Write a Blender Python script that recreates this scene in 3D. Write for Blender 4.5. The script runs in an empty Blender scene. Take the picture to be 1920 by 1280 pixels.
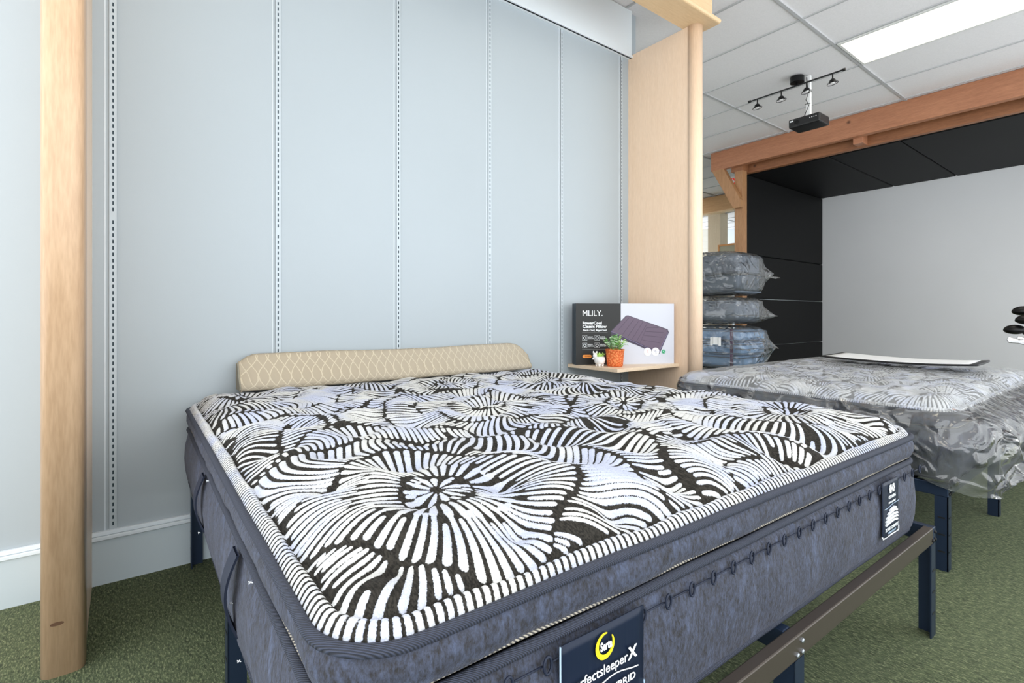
import bpy, bmesh, math, random
import numpy as np
from mathutils import Vector, Matrix, noise
random.seed(7); rng = np.random.default_rng(7)
PI = math.pi
SC = bpy.context.scene
COL = SC.collection

# ---------------------------------------------------------------- camera, world, exposure
cam = bpy.data.cameras.new('camera'); cam.sensor_width = 36; cam.lens = 18.0
cam.shift_y = -48/1920; cam.clip_start = .02
co = bpy.data.objects.new('camera', cam); COL.objects.link(co)
co.location = (0, 0, 1.05); co.rotation_euler = (PI/2, 0, math.atan2(1260, 960) - PI/2)
SC.camera = co
W = bpy.data.worlds.new('world'); SC.world = W; W.use_nodes = True
bgn = W.node_tree.nodes['Background']; bgn.inputs[0].default_value = (.92, .97, 1.0, 1); bgn.inputs[1].default_value = 2.6
vs = SC.view_settings; vs.view_transform = 'Standard'; vs.look = 'None'; vs.gamma = 1; vs.exposure = 0.18
vs.use_curve_mapping = False
SC.cycles.max_bounces = 8; SC.cycles.transparent_max_bounces = 24

# ---------------------------------------------------------------- materials
def srgb(r, g, b):
    f = lambda c: (c/255/12.92 if c/255 <= .04045 else ((c/255+.055)/1.055)**2.4)
    return (f(r), f(g), f(b), 1)
class NT:
    def __init__(s, name):
        s.m = bpy.data.materials.new(name); s.m.use_nodes = True; s.t = s.m.node_tree; s.b = s.t.nodes['Principled BSDF']
    def n(s, ty, **k):
        nd = s.t.nodes.new(ty)
        for a, v in k.items():
            if a.startswith('i_'): nd.inputs[int(a[2:]) if a[2:].isdigit() else a[2:].replace('_', ' ')].default_value = v
            else: setattr(nd, a, v)
        return nd
    def l(s, a, b): s.t.links.new(a, b)
    def coord(s, scale=(1, 1, 1), kind='Object', rot=(0, 0, 0)):
        tc = s.n('ShaderNodeTexCoord'); mp = s.n('ShaderNodeMapping')
        mp.inputs['Scale'].default_value = scale; mp.inputs['Rotation'].default_value = rot
        s.l(tc.outputs[kind], mp.inputs[0]); return mp.outputs[0]
    def noise(s, vec, scale, detail=3, rough=.5):
        nd = s.n('ShaderNodeTexNoise', i_Scale=scale, i_Detail=detail, i_Roughness=rough); s.l(vec, nd.inputs['Vector']); return nd.outputs['Fac']
    def ramp(s, fac, stops):
        nd = s.n('ShaderNodeValToRGB'); cr = nd.color_ramp
        while len(cr.elements) < len(stops): cr.elements.new(.5)
        for e, (p, c) in zip(cr.elements, stops): e.position = p; e.color = c
        s.l(fac, nd.inputs[0]); return nd.outputs[0]
    def mix(s, fac, a, b, bt='MIX'):
        nd = s.n('ShaderNodeMix', data_type='RGBA', blend_type=bt)
        for v, i in ((fac, 0), (a, 6), (b, 7)):
            if hasattr(v, 'links'): s.l(v, nd.inputs[i])
            else: nd.inputs[i].default_value = v
        return nd.outputs[2]
    def bump(s, h, strength=.3, dist=.01, normal=None):
        nd = s.n('ShaderNodeBump', i_Strength=strength, i_Distance=dist); s.l(h, nd.inputs['Height'])
        if normal: s.l(normal, nd.inputs['Normal'])
        s.l(nd.outputs[0], s.b.inputs['Normal']); return nd.outputs[0]
def plain(name, c, rough=.5, metal=0, spec=.5, emis=0):
    k = NT(name); k.b.inputs['Base Color'].default_value = c; k.b.inputs['Roughness'].default_value = rough
    k.b.inputs['Metallic'].default_value = metal; k.b.inputs['Specular IOR Level'].default_value = spec
    if emis: k.b.inputs['Emission Color'].default_value = c; k.b.inputs['Emission Strength'].default_value = emis
    return k.m
def paint(name, c, rough=.55, bs=.06, sc=300):
    k = NT(name); v = k.coord(); f = k.noise(v, 1.3, 2)
    col = k.ramp(f, [(0, tuple(x*.96 for x in c[:3])+(1,)), (1, tuple(min(1, x*1.03) for x in c[:3])+(1,))])
    k.l(col, k.b.inputs['Base Color']); k.b.inputs['Roughness'].default_value = rough
    k.bump(k.noise(v, sc, 2), bs, .002); return k.m
def wood(name, c1, c2, stretch, rough=.4, knots=0, fine=1.0):
    k = NT(name); v = k.coord(stretch)
    f = k.noise(v, 6*fine, 5, .6); f2 = k.noise(v, 40*fine, 2, .6)
    base = k.ramp(f, [(.3, c1), (.7, c2)])
    fin = k.mix(.35, base, k.ramp(f2, [(.35, tuple(x*.8 for x in c1[:3])+(1,)), (.65, c2)]))
    if knots:
        v2 = k.coord(tuple(max(.35, min(1, q*3)) for q in stretch))
        vo = k.n('ShaderNodeTexVoronoi', i_Scale=2.6); k.l(v2, vo.inputs['Vector'])
        m = k.ramp(vo.outputs['Distance'], [(.02, (1, 1, 1, 1)), (.075, (0, 0, 0, 1))])
        fin = k.mix(m, fin, knots)
    k.l(fin, k.b.inputs['Base Color']); k.b.inputs['Roughness'].default_value = rough
    k.bump(f2, .08, .002); return k.m

M = {}
M['wall'] = paint('pale_blue_panel_paint', srgb(168, 177, 183), .5)
M['fascia'] = paint('pale_white_blue_paint', srgb(226, 233, 238), .5)
M['base'] = paint('baseboard_paint', srgb(192, 203, 209), .45)
M['base_cap'] = paint('baseboard_cap_paint', srgb(222, 230, 236), .4)
M['standard'] = plain('white_steel', srgb(184, 193, 199), .4, .1)
M['slot'] = plain('slot_dark', srgb(44, 60, 70), .8)
M['maple'] = wood('maple_laminate', srgb(233, 202, 172), srgb(239, 211, 184), (9, 9, .5), .38)
M['maple_solid'] = wood('maple_solid_edge', srgb(186, 151, 118), srgb(206, 173, 141), (3.2, 3.2, .35), .36)
M['maple_x'] = wood('maple_rail', srgb(216, 182, 140), srgb(228, 198, 158), (.5, 9, 9), .38)
M['shelf'] = wood('shelf_laminate', srgb(222, 196, 166), srgb(234, 212, 186), (1, 9, 9), .4)
M['pine_y'] = wood('knotty_pine_rail', srgb(160, 104, 74), srgb(188, 130, 96), (2.6, .35, 4), .45, srgb(92, 58, 38))
M['pine_z'] = wood('knotty_pine_post', srgb(158, 112, 74), srgb(186, 140, 98), (4, 4, .4), .45, srgb(104, 66, 40))
M['pine_dark'] = wood('pine_with_recess_shade', srgb(132, 84, 54), srgb(162, 108, 72), (2, .4, 4), .5, srgb(80, 48, 30))  # darker copy of the pine, with the recess shade put into its colour
M['black_panel'] = paint('black_vinyl_panel', srgb(14, 14, 15), .6, .15, 120)
M['black_panel'].node_tree.nodes['Principled BSDF'].inputs['Specular IOR Level'].default_value = .18
M['screen'] = paint('grey_impact_screen', srgb(228, 228, 230), .9, .1, 500)
M['black'] = plain('black_plastic', srgb(20, 20, 22), .4)
M['black_metal'] = plain('black_metal', srgb(24, 24, 25), .35, .5)
M['white'] = plain('white_plastic', srgb(235, 235, 235), .4)
M['chrome'] = plain('chrome', (.75, .75, .76, 1), .12, 1)
M['ink_white'] = plain('white_print', srgb(240, 242, 245), .5)
M['navy_metal'] = plain('dark_blue_powder_coated_steel', srgb(38, 52, 74), .36, .5)
M['rail'] = plain('steel_with_warm_reflection', srgb(84, 76, 70), .32, .5)  # brown in the base colour paints a warm reflection on the end rails
M['bolt'] = plain('bolt_steel', srgb(160, 165, 172), .3, .9)
M['navy_band'] = plain('navy_strap', srgb(16, 26, 48), .6)
M['cream_cord'] = plain('cream_cord', srgb(186, 176, 156), .8)
# ceiling tile
k = NT('ceiling_tile'); v = k.coord(); k.l(k.ramp(k.noise(v, 90, 3, .7), [(.3, srgb(232, 229, 231)), (.7, srgb(240, 237, 239))]), k.b.inputs['Base Color'])
k.b.inputs['Roughness'].default_value = .9; k.bump(k.noise(v, 120, 3, .7), .35, .004); M['tile'] = k.m
M['tee'] = plain('ceiling_tee', srgb(186, 186, 188), .6)
# turf
k = NT('green_turf'); v = k.coord((1, 1, 1)); va = k.coord((1, .3, 1), rot=(0, 0, .5))
f1 = k.noise(va, 200, 4, .85); f2 = k.noise(v, 4, 2, .5); f3 = k.noise(va, 95, 2, .7)
c = k.ramp(f1, [(.38, srgb(24, 34, 16)), (.52, srgb(78, 94, 58)), (.63, srgb(196, 200, 152))])
c = k.mix(.35, c, k.ramp(f3, [(.35, srgb(44, 58, 34)), (.65, srgb(138, 150, 104))]))
c = k.mix(k.ramp(f2, [(.3, (.0, .0, .0, 1)), (.8, (.3, .3, .3, 1))]), c, srgb(120, 130, 96))
k.l(c, k.b.inputs['Base Color']); k.b.inputs['Roughness'].default_value = .85
k.bump(f1, 1.0, .012); M['turf'] = k.m
# heathered velvet border
def velvet(name, a, b, cc):
    k = NT(name); v = k.coord((1, 1, .45)); f = k.noise(v, 26, 5, .75); g = k.noise(v, 150, 3, .8)
    c = k.ramp(f, [(.34, a), (.52, b), (.7, cc)]); c = k.mix(.5, c, k.ramp(g, [(.35, a), (.65, cc)]))
    k.l(c, k.b.inputs['Base Color']); k.b.inputs['Roughness'].default_value = .75
    k.b.inputs['Sheen Weight'].default_value = .25; k.b.inputs['Sheen Roughness'].default_value = .35
    k.b.inputs['Sheen Tint'].default_value = srgb(170, 170, 182)
    mx = k.n('ShaderNodeMath', operation='ADD'); k.l(k.noise(k.coord(), 18, 2), mx.inputs[0]); k.l(g, mx.inputs[1])
    k.bump(mx.outputs[0], .6, .005); return k.m
M['velvet'] = velvet('slate_blue_velvet', srgb(24, 20, 20), srgb(43, 41, 46), srgb(80, 90, 116))
M['velvet_side'] = M['velvet']
def tape(name, a, b, per=260):
    k = NT(name); v = k.coord(); wv = k.n('ShaderNodeTexWave', i_Scale=per/6.28); wv.bands_direction = 'DIAGONAL'; k.l(v, wv.inputs['Vector'])
    k.l(k.ramp(wv.outputs['Fac'], [(.2, a), (.8, b)]), k.b.inputs['Base Color']); k.b.inputs['Roughness'].default_value = .7
    k.bump(wv.outputs['Fac'], .6, .002); return k.m
M['tape'] = tape('slate_binding_tape', srgb(34, 36, 46), srgb(56, 62, 80), 900)
M['cord'] = tape('striped_cream_cord', srgb(60, 58, 60), srgb(168, 160, 146), 500)
# knit top: 'stroke' attribute holds signed distance (m) to the woven white strokes
def knit(name, milky=0):
    k = NT(name); at = k.n('ShaderNodeAttribute', attribute_name='stroke'); v = k.coord()
    w = k.n('ShaderNodeTexVoronoi', i_Scale=330); k.l(v, w.inputs['Vector'])
    ma = k.n('ShaderNodeMath', operation='MULTIPLY_ADD'); k.l(w.outputs['Distance'], ma.inputs[0]); ma.inputs[1].default_value = .0016; k.l(at.outputs['Fac'], ma.inputs[2])
    mr = k.n('ShaderNodeMapRange'); mr.inputs['From Min'].default_value = .0012; mr.inputs['From Max'].default_value = .0002
    k.l(ma.outputs[0], mr.inputs['Value'])
    wh = k.ramp(k.noise(v, 7, 2), [(.35, srgb(184, 190, 212)), (.6, srgb(212, 211, 206))])
    wh = k.mix(.25, wh, k.ramp(w.outputs['Distance'], [(0, srgb(226, 226, 224)), (.8, srgb(130, 134, 150))]))
    bl = k.ramp(k.noise(k.coord((1, .2, 1)), 300, 2), [(.4, srgb(30, 28, 25)), (.6, srgb(52, 49, 44))])
    k.l(k.mix(mr.outputs[0], bl, wh), k.b.inputs['Base Color']); k.b.inputs['Roughness'].default_value = .9
    k.b.inputs['Specular IOR Level'].default_value = .2
    k.bump(w.outputs['Distance'], .5, .0015); return k.m
M['knit'] = knit('black_and_white_knit')
# beige quilted
k = NT('beige_lattice_fabric'); v = k.coord()
sx = k.n('ShaderNodeSeparateXYZ'); k.l(v, sx.inputs[0])
def lat(sgn):
    m1 = k.n('ShaderNodeMath', operation='MULTIPLY'); k.l(sx.outputs['X'], m1.inputs[0]); m1.inputs[1].default_value = .75*sgn
    m2 = k.n('ShaderNodeMath', operation='SUBTRACT'); k.l(sx.outputs['Z'], m2.inputs[0]); k.l(sx.outputs['Y'], m2.inputs[1])
    a = k.n('ShaderNodeMath', operation='ADD'); k.l(m1.outputs[0], a.inputs[0]); k.l(m2.outputs[0], a.inputs[1])
    b = k.n('ShaderNodeMath', operation='MULTIPLY'); k.l(a.outputs[0], b.inputs[0]); b.inputs[1].default_value = PI/.034
    s_ = k.n('ShaderNodeMath', operation='SINE'); k.l(b.outputs[0], s_.inputs[0])
    ab = k.n('ShaderNodeMath', operation='ABSOLUTE'); k.l(s_.outputs[0], ab.inputs[0]); return ab.outputs[0]
mn = k.n('ShaderNodeMath', operation='MINIMUM'); k.l(lat(1), mn.inputs[0]); k.l(lat(-1), mn.inputs[1])
c = k.ramp(mn.outputs[0], [(.08, srgb(200, 188, 164)), (.2, srgb(170, 157, 136))])
c = k.mix(k.ramp(k.noise(v, 1.2, 1), [(.3, (0, 0, 0, 1)), (.8, (.4, .4, .4, 1))]), c, srgb(168, 162, 150))
k.l(c, k.b.inputs['Base Color']); k.b.inputs['Roughness'].default_value = .8; k.bump(mn.outputs[0], .4, .004); M['beige'] = k.m
M['beige_end'] = paint('grey_beige_mesh_side', srgb(140, 136, 122), .85, .4, 200)
# clear film
def film(name, milk, gloss, tint=(.97, .98, 1, 1), rough=.13, wr=9, gmul=1.0):
    m = bpy.data.materials.new(name); m.use_nodes = True; t = m.node_tree; t.nodes.clear(); L = t.links.new
    o = t.nodes.new('ShaderNodeOutputMaterial'); tr = t.nodes.new('ShaderNodeBsdfTransparent'); tr.inputs[0].default_value = tint
    gl = t.nodes.new('ShaderNodeBsdfGlossy'); gl.inputs['Roughness'].default_value = rough; gl.inputs[0].default_value = (1, .98, .95, 1)
    df = t.nodes.new('ShaderNodeBsdfDiffuse'); df.inputs[0].default_value = (.90, .92, .94, 1)
    tl = t.nodes.new('ShaderNodeBsdfTranslucent'); tl.inputs[0].default_value = (.90, .92, .94, 1)
    tc = t.nodes.new('ShaderNodeTexCoord')
    n1 = t.nodes.new('ShaderNodeTexNoise'); n1.inputs['Scale'].default_value = wr; n1.inputs['Detail'].default_value = 3; n1.inputs['Distortion'].default_value = 1.6
    n1.noise_type = 'RIDGED_MULTIFRACTAL' if 'RIDGED_MULTIFRACTAL' in [i.identifier for i in n1.bl_rna.properties['noise_type'].enum_items] else 'FBM'
    L(tc.outputs['Object'], n1.inputs['Vector'])
    bp = t.nodes.new('ShaderNodeBump'); bp.inputs['Strength'].default_value = 1; bp.inputs['Distance'].default_value = .05; L(n1.outputs[0], bp.inputs['Height'])
    for s_ in (gl, df): L(bp.outputs[0], s_.inputs['Normal'])
    mt = t.nodes.new('ShaderNodeMixShader'); mt.inputs[0].default_value = .4; L(df.outputs[0], mt.inputs[1]); L(tl.outputs[0], mt.inputs[2])
    m1 = t.nodes.new('ShaderNodeMixShader')
    r = t.nodes.new('ShaderNodeMapRange'); L(n1.outputs[0], r.inputs['Value']); r.inputs['From Min'].default_value = .6; r.inputs['From Max'].default_value = 2.0
    r.inputs['To Min'].default_value = milk*.3; r.inputs['To Max'].default_value = min(.92, milk*2.6)
    L(r.outputs[0], m1.inputs[0]); L(tr.outputs[0], m1.inputs[1]); L(mt.outputs[0], m1.inputs[2])
    lw = t.nodes.new('ShaderNodeLayerWeight'); lw.inputs[0].default_value = gloss; L(bp.outputs[0], lw.inputs['Normal'])
    m2 = t.nodes.new('ShaderNodeMixShader'); gm = t.nodes.new('ShaderNodeMath'); gm.operation = 'MULTIPLY'; gm.inputs[1].default_value = gmul; L(lw.outputs['Fresnel'], gm.inputs[0]); L(gm.outputs[0], m2.inputs[0]); L(m1.outputs[0], m2.inputs[1]); L(gl.outputs[0], m2.inputs[2])
    L(m2.outputs[0], o.inputs[0]); return m
M['film'] = film('clear_plastic_film', .38, .42, wr=8)
M['film_top'] = film('clear_plastic_film_taut', .95, .20, gmul=.4, rough=.2, wr=5)
M['film_bag'] = film('clear_plastic_bag', .44, .38, wr=7)

# ---------------------------------------------------------------- mesh helpers
def np_mesh(name, V, Fq):
    me = bpy.data.meshes.new(name); V = np.asarray(V, np.float32).reshape(-1, 3); Fq = np.asarray(Fq, np.int32); nf, k = Fq.shape
    me.vertices.add(len(V)); me.vertices.foreach_set('co', V.ravel())
    me.loops.add(nf*k); me.loops.foreach_set('vertex_index', Fq.ravel())
    me.polygons.add(nf); me.polygons.foreach_set('loop_start', np.arange(0, nf*k, k, dtype=np.int32))
    me.update(calc_edges=True); me.validate(); return me
def link(name, me, mats, parent=None, smooth=False, loc=None, rot=None):
    o = bpy.data.objects.new(name, me); COL.objects.link(o)
    for m in (mats if isinstance(mats, (list, tuple)) else [mats]): me.materials.append(m)
    if smooth: me.polygons.foreach_set('use_smooth', [True]*len(me.polygons))
    if parent: o.parent = parent
    if loc: o.location = loc
    if rot: o.rotation_euler = rot
    return o
def bmobj(name, bm, mats, parent=None, smooth=False, bevel=0, **k):
    me = bpy.data.meshes.new(name); bmesh.ops.recalc_face_normals(bm, faces=bm.faces[:]); bm.to_mesh(me); bm.free()
    o = link(name, me, mats, parent, smooth, **k)
    if bevel:
        b = o.modifiers.new('bevel', 'BEVEL'); b.width = bevel; b.segments = 2; b.limit_method = 'ANGLE'
    return o
def box(bm, x0, x1, y0, y1, z0, z1, mi=0):
    r = bmesh.ops.create_cube(bm, size=1)['verts']
    for v in r: v.co = Vector(((x0+x1)/2+v.co.x*(x1-x0), (y0+y1)/2+v.co.y*(y1-y0), (z0+z1)/2+v.co.z*(z1-z0)))
    for f in {f for v in r for f in v.link_faces}: f.material_index = mi
    return r
def boxo(name, x0, x1, y0, y1, z0, z1, m, parent=None, bevel=0, **k):
    bm = bmesh.new(); box(bm, x0, x1, y0, y1, z0, z1); return bmobj(name, bm, m, parent, bevel=bevel, **k)
def tube(bm, pts, r, n=8, closed=False, cap=True, mi=0):
    pts = [Vector(p) for p in pts]; N = len(pts); rings = []
    rr = r if isinstance(r, (list, tuple)) else [r]*N
    up = None
    for i, p in enumerate(pts):
        a = pts[(i-1) % N] if (closed or i > 0) else p; b = pts[(i+1) % N] if (closed or i < N-1) else p
        t = (b-a).normalized()
        if up is None: up = Vector((0, 0, 1)) if abs(t.z) < .9 else Vector((1, 0, 0))
        s = t.cross(up)
        if s.length < 1e-4: s = t.orthogonal()
        s.normalize(); u = s.cross(t).normalized(); up = u
        rings.append([bm.verts.new(p+(s*math.cos(q)+u*math.sin(q))*rr[i]) for q in [2*PI*j/n for j in range(n)]])
    for i in range(N if closed else N-1):
        A, B = rings[i], rings[(i+1) % N]
        for j in range(n):
            f = bm.faces.new((A[j], A[(j+1) % n], B[(j+1) % n], B[j])); f.material_index = mi
    if cap and not closed:
        for R_, rev in ((rings[0], 1), (rings[-1], 0)):
            try: bm.faces.new(R_[::-1] if rev else R_).material_index = mi
            except ValueError: pass
def lathe(bm, prof, n=32, mi=0, c=(0, 0, 0)):
    rings = [[bm.verts.new((c[0]+r*math.cos(2*PI*j/n), c[1]+r*math.sin(2*PI*j/n), c[2]+z)) for j in range(n)] for r, z in prof]
    for A, B in zip(rings, rings[1:]):
        for j in range(n): bm.faces.new((A[j], A[(j+1) % n], B[(j+1) % n], B[j])).material_index = mi
    for R_ in (rings[0], rings[-1]):
        try: bm.faces.new(R_).material_index = mi
        except ValueError: pass
def prism(bm, poly, axis, a, b, mi=0):
    """poly: 2-D points in the other two axes, extruded along axis from a to b"""
    def mk(p, t): return {'x': (t, p[0], p[1]), 'y': (p[0], t, p[1]), 'z': (p[0], p[1], t)}[axis]
    A = [bm.verts.new(mk(p, a)) for p in poly]; B = [bm.verts.new(mk(p, b)) for p in poly]; n = len(poly)
    for i in range(n): bm.faces.new((A[i], A[(i+1) % n], B[(i+1) % n], B[i])).material_index = mi
    bm.faces.new(A).material_index = mi; bm.faces.new(B).material_index = mi
def tag(o, label, cat, group=None, kind=None):
    if label: o['label'] = label
    if cat: o['category'] = cat
    if group: o['group'] = group
    if kind: o['kind'] = kind
    return o
def struct(o): o['kind'] = 'structure'; return o
def thing(name, loc, label, cat, group=None, rz=0):
    o = bpy.data.objects.new(name, None); COL.objects.link(o); o.location = loc; o.rotation_euler = (0, 0, rz); o.empty_display_size = .05
    return tag(o, label, cat, group)
def text(s, size, m, parent, loc, rot, name='lettering', bold=0.0, ext=.0003, shear=0, align='LEFT', sx=1, spacing=1.0, fit=0):
    cu = bpy.data.curves.new('t', 'FONT'); cu.body = s; cu.size = size; cu.extrude = ext; cu.offset = bold*size; cu.shear = shear
    cu.align_x = align; cu.space_character = spacing; cu.resolution_u = 3
    o = bpy.data.objects.new('t', cu); COL.objects.link(o); bpy.context.view_layer.update()
    me = bpy.data.meshes.new_from_object(o.evaluated_get(bpy.context.evaluated_depsgraph_get())); bpy.data.objects.remove(o)
    if fit: sx = fit/max(1e-6, max(v.co.x for v in me.vertices)-min(v.co.x for v in me.vertices))
    me.materials.clear(); r = link(name, me, m, parent); r.location = loc; r.rotation_euler = rot; r.scale = (sx, 1, 1); return r

# ---------------------------------------------------------------- room shell
H = 3.36; YW = 2.578
bm = bmesh.new(); box(bm, -1.3, 14, -1.2, 8, -.1, 0); struct(bmobj('floor', bm, M['turf']))
bm = bmesh.new(); box(bm, -1.3, 14, -1.2, 8, H+.012, H+.12); ceil_o = struct(bmobj('ceiling', bm, M['tile']))
bm = bmesh.new()                                            # the exposed tee grid: long tees along X, cross tees along Y
for i in range(-2, 5): y = 1.81+1.22*i; box(bm, -1.3, 14, y-.012, y+.012, H, H+.014)
for i in range(-9, 17):
    x = 4.225+.603*i; box(bm, x-.008, x+.008, -1.2, 8, H+.002, H+.014)
bmobj('ceiling_grid', bm, M['tee'], ceil_o)
bm = bmesh.new(); box(bm, -1.3, 3.17, YW, YW+.12, 0, H+.012)
wb = struct(bmobj('wall_back', bm, M['wall']))
# panel joint reveals: thin vertical batten lines beside every upright
bm = bmesh.new()
for x in (-.028, .583, 1.19, 1.792, 2.39, 3.003):
    box(bm, x-.026, x-.0235, YW-.0015, YW+.001, .2, 3.03)
bmobj('panel_joint', bm, M['fascia'], wb)
bm = bmesh.new()
prism(bm, [(YW, 0), (YW-.018, 0), (YW-.018, .172), (YW-.024, .178), (YW-.024, .186), (YW-.012, .190), (YW-.012, .203), (YW, .205)], 'x', -1.3, 3.083)
bbk = struct(bmobj('baseboard_back', bm, M['base']))
bm = bmesh.new(); box(bm, -1.3, 3.083, YW-.028, YW-.017, .176, .190); box(bm, -1.3, 3.083, YW-.016, YW, .190, .206)
bmobj('baseboard_cap', bm, M['base_cap'], bbk, bevel=.002)
# painted fascia over the uprights
bm = bmesh.new(); box(bm, -.09, 3.083, YW-.035, YW, 3.007, H+.005); box(bm, -.09, 3.083, YW-.045, YW-.02, 3.007, 3.022)
struct(bmobj('trim_1', bm, M['fascia'], bevel=.002))
bm = bmesh.new(); box(bm, -1.3, -.18, YW-.035, YW, 3.007, H+.005)
struct(bmobj('trim_2', bm, M['fascia'], bevel=.002))

# slotted uprights
def upright(x, label):
    t = thing('shelf_upright', (x, YW, .2), label, 'shelf upright', 'slotted uprights on the panelled wall')
    bm = bmesh.new(); box(bm, -.012, .012, -.004, .0, .005, 2.81); box(bm, -.012, -.010, -.005, -.0, .005, 2.81); box(bm, .010, .012, -.005, -.0, .005, 2.81)
    bmobj('channel', bm, M['standard'], t)
    bm = bmesh.new()
    for i in range(int(2.78/.0254)):
        z = .02+i*.0254
        if (i*37) % 61 == 7: continue
        box(bm, -.0025, .0025, -.0045, -.0038, z, z+.0145)
    bmobj('slots', bm, M['slot'], t)
for x, lb in zip((-.028, .583, 1.19, 1.792, 2.39, 3.003),
    ('slotted pale steel upright just right of the left wooden post', 'slotted pale steel upright above the left end of the beige pillow',
     'slotted pale steel upright above the middle of the beige pillow, third from the left post', 'slotted pale steel upright above the right end of the beige pillow',
     'slotted pale steel upright just left of the pillow box', 'slotted pale steel upright in the corner against the right wooden partition')):
    upright(x, lb)

# ---------------------------------------------------------------- wooden fins and header
def fin(x0, x1, yf, label):
    t = thing('wooden_partition', ((x0+x1)/2, (yf+YW)/2, 0), label, 'partition'); cx = (x0+x1)/2; cy = (yf+YW)/2; hw = (x1-x0)/2
    boxo('side_panel', -hw+.001, hw-.001, yf+hw*.9-cy, YW-cy, 0, 3.03 if x0 > 0 else H, M['maple'], t)
    em = M['maple'] if x0 > 0 else M['maple_solid']
    bm = bmesh.new(); ex = 1 if x0 > 0 else .55; cw = lambda q: math.copysign(abs(q)**ex, q); pl = [(hw+.004, yf+hw*1.6-cy)]+[((hw+.004)*cw(math.cos(a)), yf+hw-cy-cw(math.sin(a))*hw) for a in [PI*i/20 for i in range(21)]]+[(-hw-.004, yf+hw*1.6-cy)]
    prism(bm, pl, 'z', 0, 3.03 if x0 > 0 else H)
    ed = bmobj('rounded_edge', bm, em, t, smooth=False)
    ed.data.polygons.foreach_set('use_smooth', [len(p.vertices) == 4 for p in ed.data.polygons])
    return t, ed
fr, _ = fin(3.083, 3.173, 1.985, 'tall pale maple partition with rounded front edge right of the pillow box')
fl, fe = fin(-.185, -.091, 1.985, 'tall pale maple post with rounded front edge standing at the left of the picture')
bm = bmesh.new(); lathe(bm, [(.0, -.004), (.014, -.003), (.02, 0)], 14)
kn = bmobj('knot', bm, plain('dark_knot', srgb(84, 56, 34), .6), fe, rot=(PI/2, 0, 0)); kn.location = (-.012, 1.985-(1.985+YW)/2-.0, .155); kn.scale = (.8, .28, .3)
t = thing('wooden_header', (1.5, 1.99, 3.03), 'maple header board with bullnose ledge across the top of the partition', 'header')
boxo('board', -1.59, 1.67, -.06, -.02, .03, H-3.03, M['maple_x'], t)
bm = bmesh.new(); pl = [(.11, 0), (.11, .035)]+[(-.075-.0175*math.sin(a), .0175+.0175*math.cos(a)) for a in [PI*i/8 for i in range(9)]]
prism(bm, pl, 'x', -1.66, 1.725); bmobj('ledge', bm, M['maple_x'], t)

# ---------------------------------------------------------------- knitted pattern
LX, LY = 1.905, 2.0
FL = [(.28, .29, 1.0), (1.49, 1.40, 1.0), (.17, 1.76, .95), (1.62, .30, 1.0), (.86, .98, .8), (1.02, -.12, .7), (.80, 2.05, .75), (-.18, .98, .7), (2.08, .92, .7), (1.02, 1.62, .45), (1.30, .72, .5)]
FLc = np.array(FL)
def owner(p):
    d = np.hypot(p[0]-FLc[:, 0], p[1]-FLc[:, 1])/FLc[:, 2]
    d = d+.025*np.sin(9*np.arctan2(p[1]-FLc[:, 1], p[0]-FLc[:, 0])+FLc[:, 0]*9)
    o = np.argsort(d); return o[0], d[o[1]]-d[o[0]]
def warp(x, y):
    return (x+.014*math.sin(6.3*y+1.3*math.sin(4*x))+.006*math.sin(17*y+9*x), y+.014*math.sin(5.7*x+1.1*math.cos(5*y))+.006*math.cos(15*x-8*y))
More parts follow.
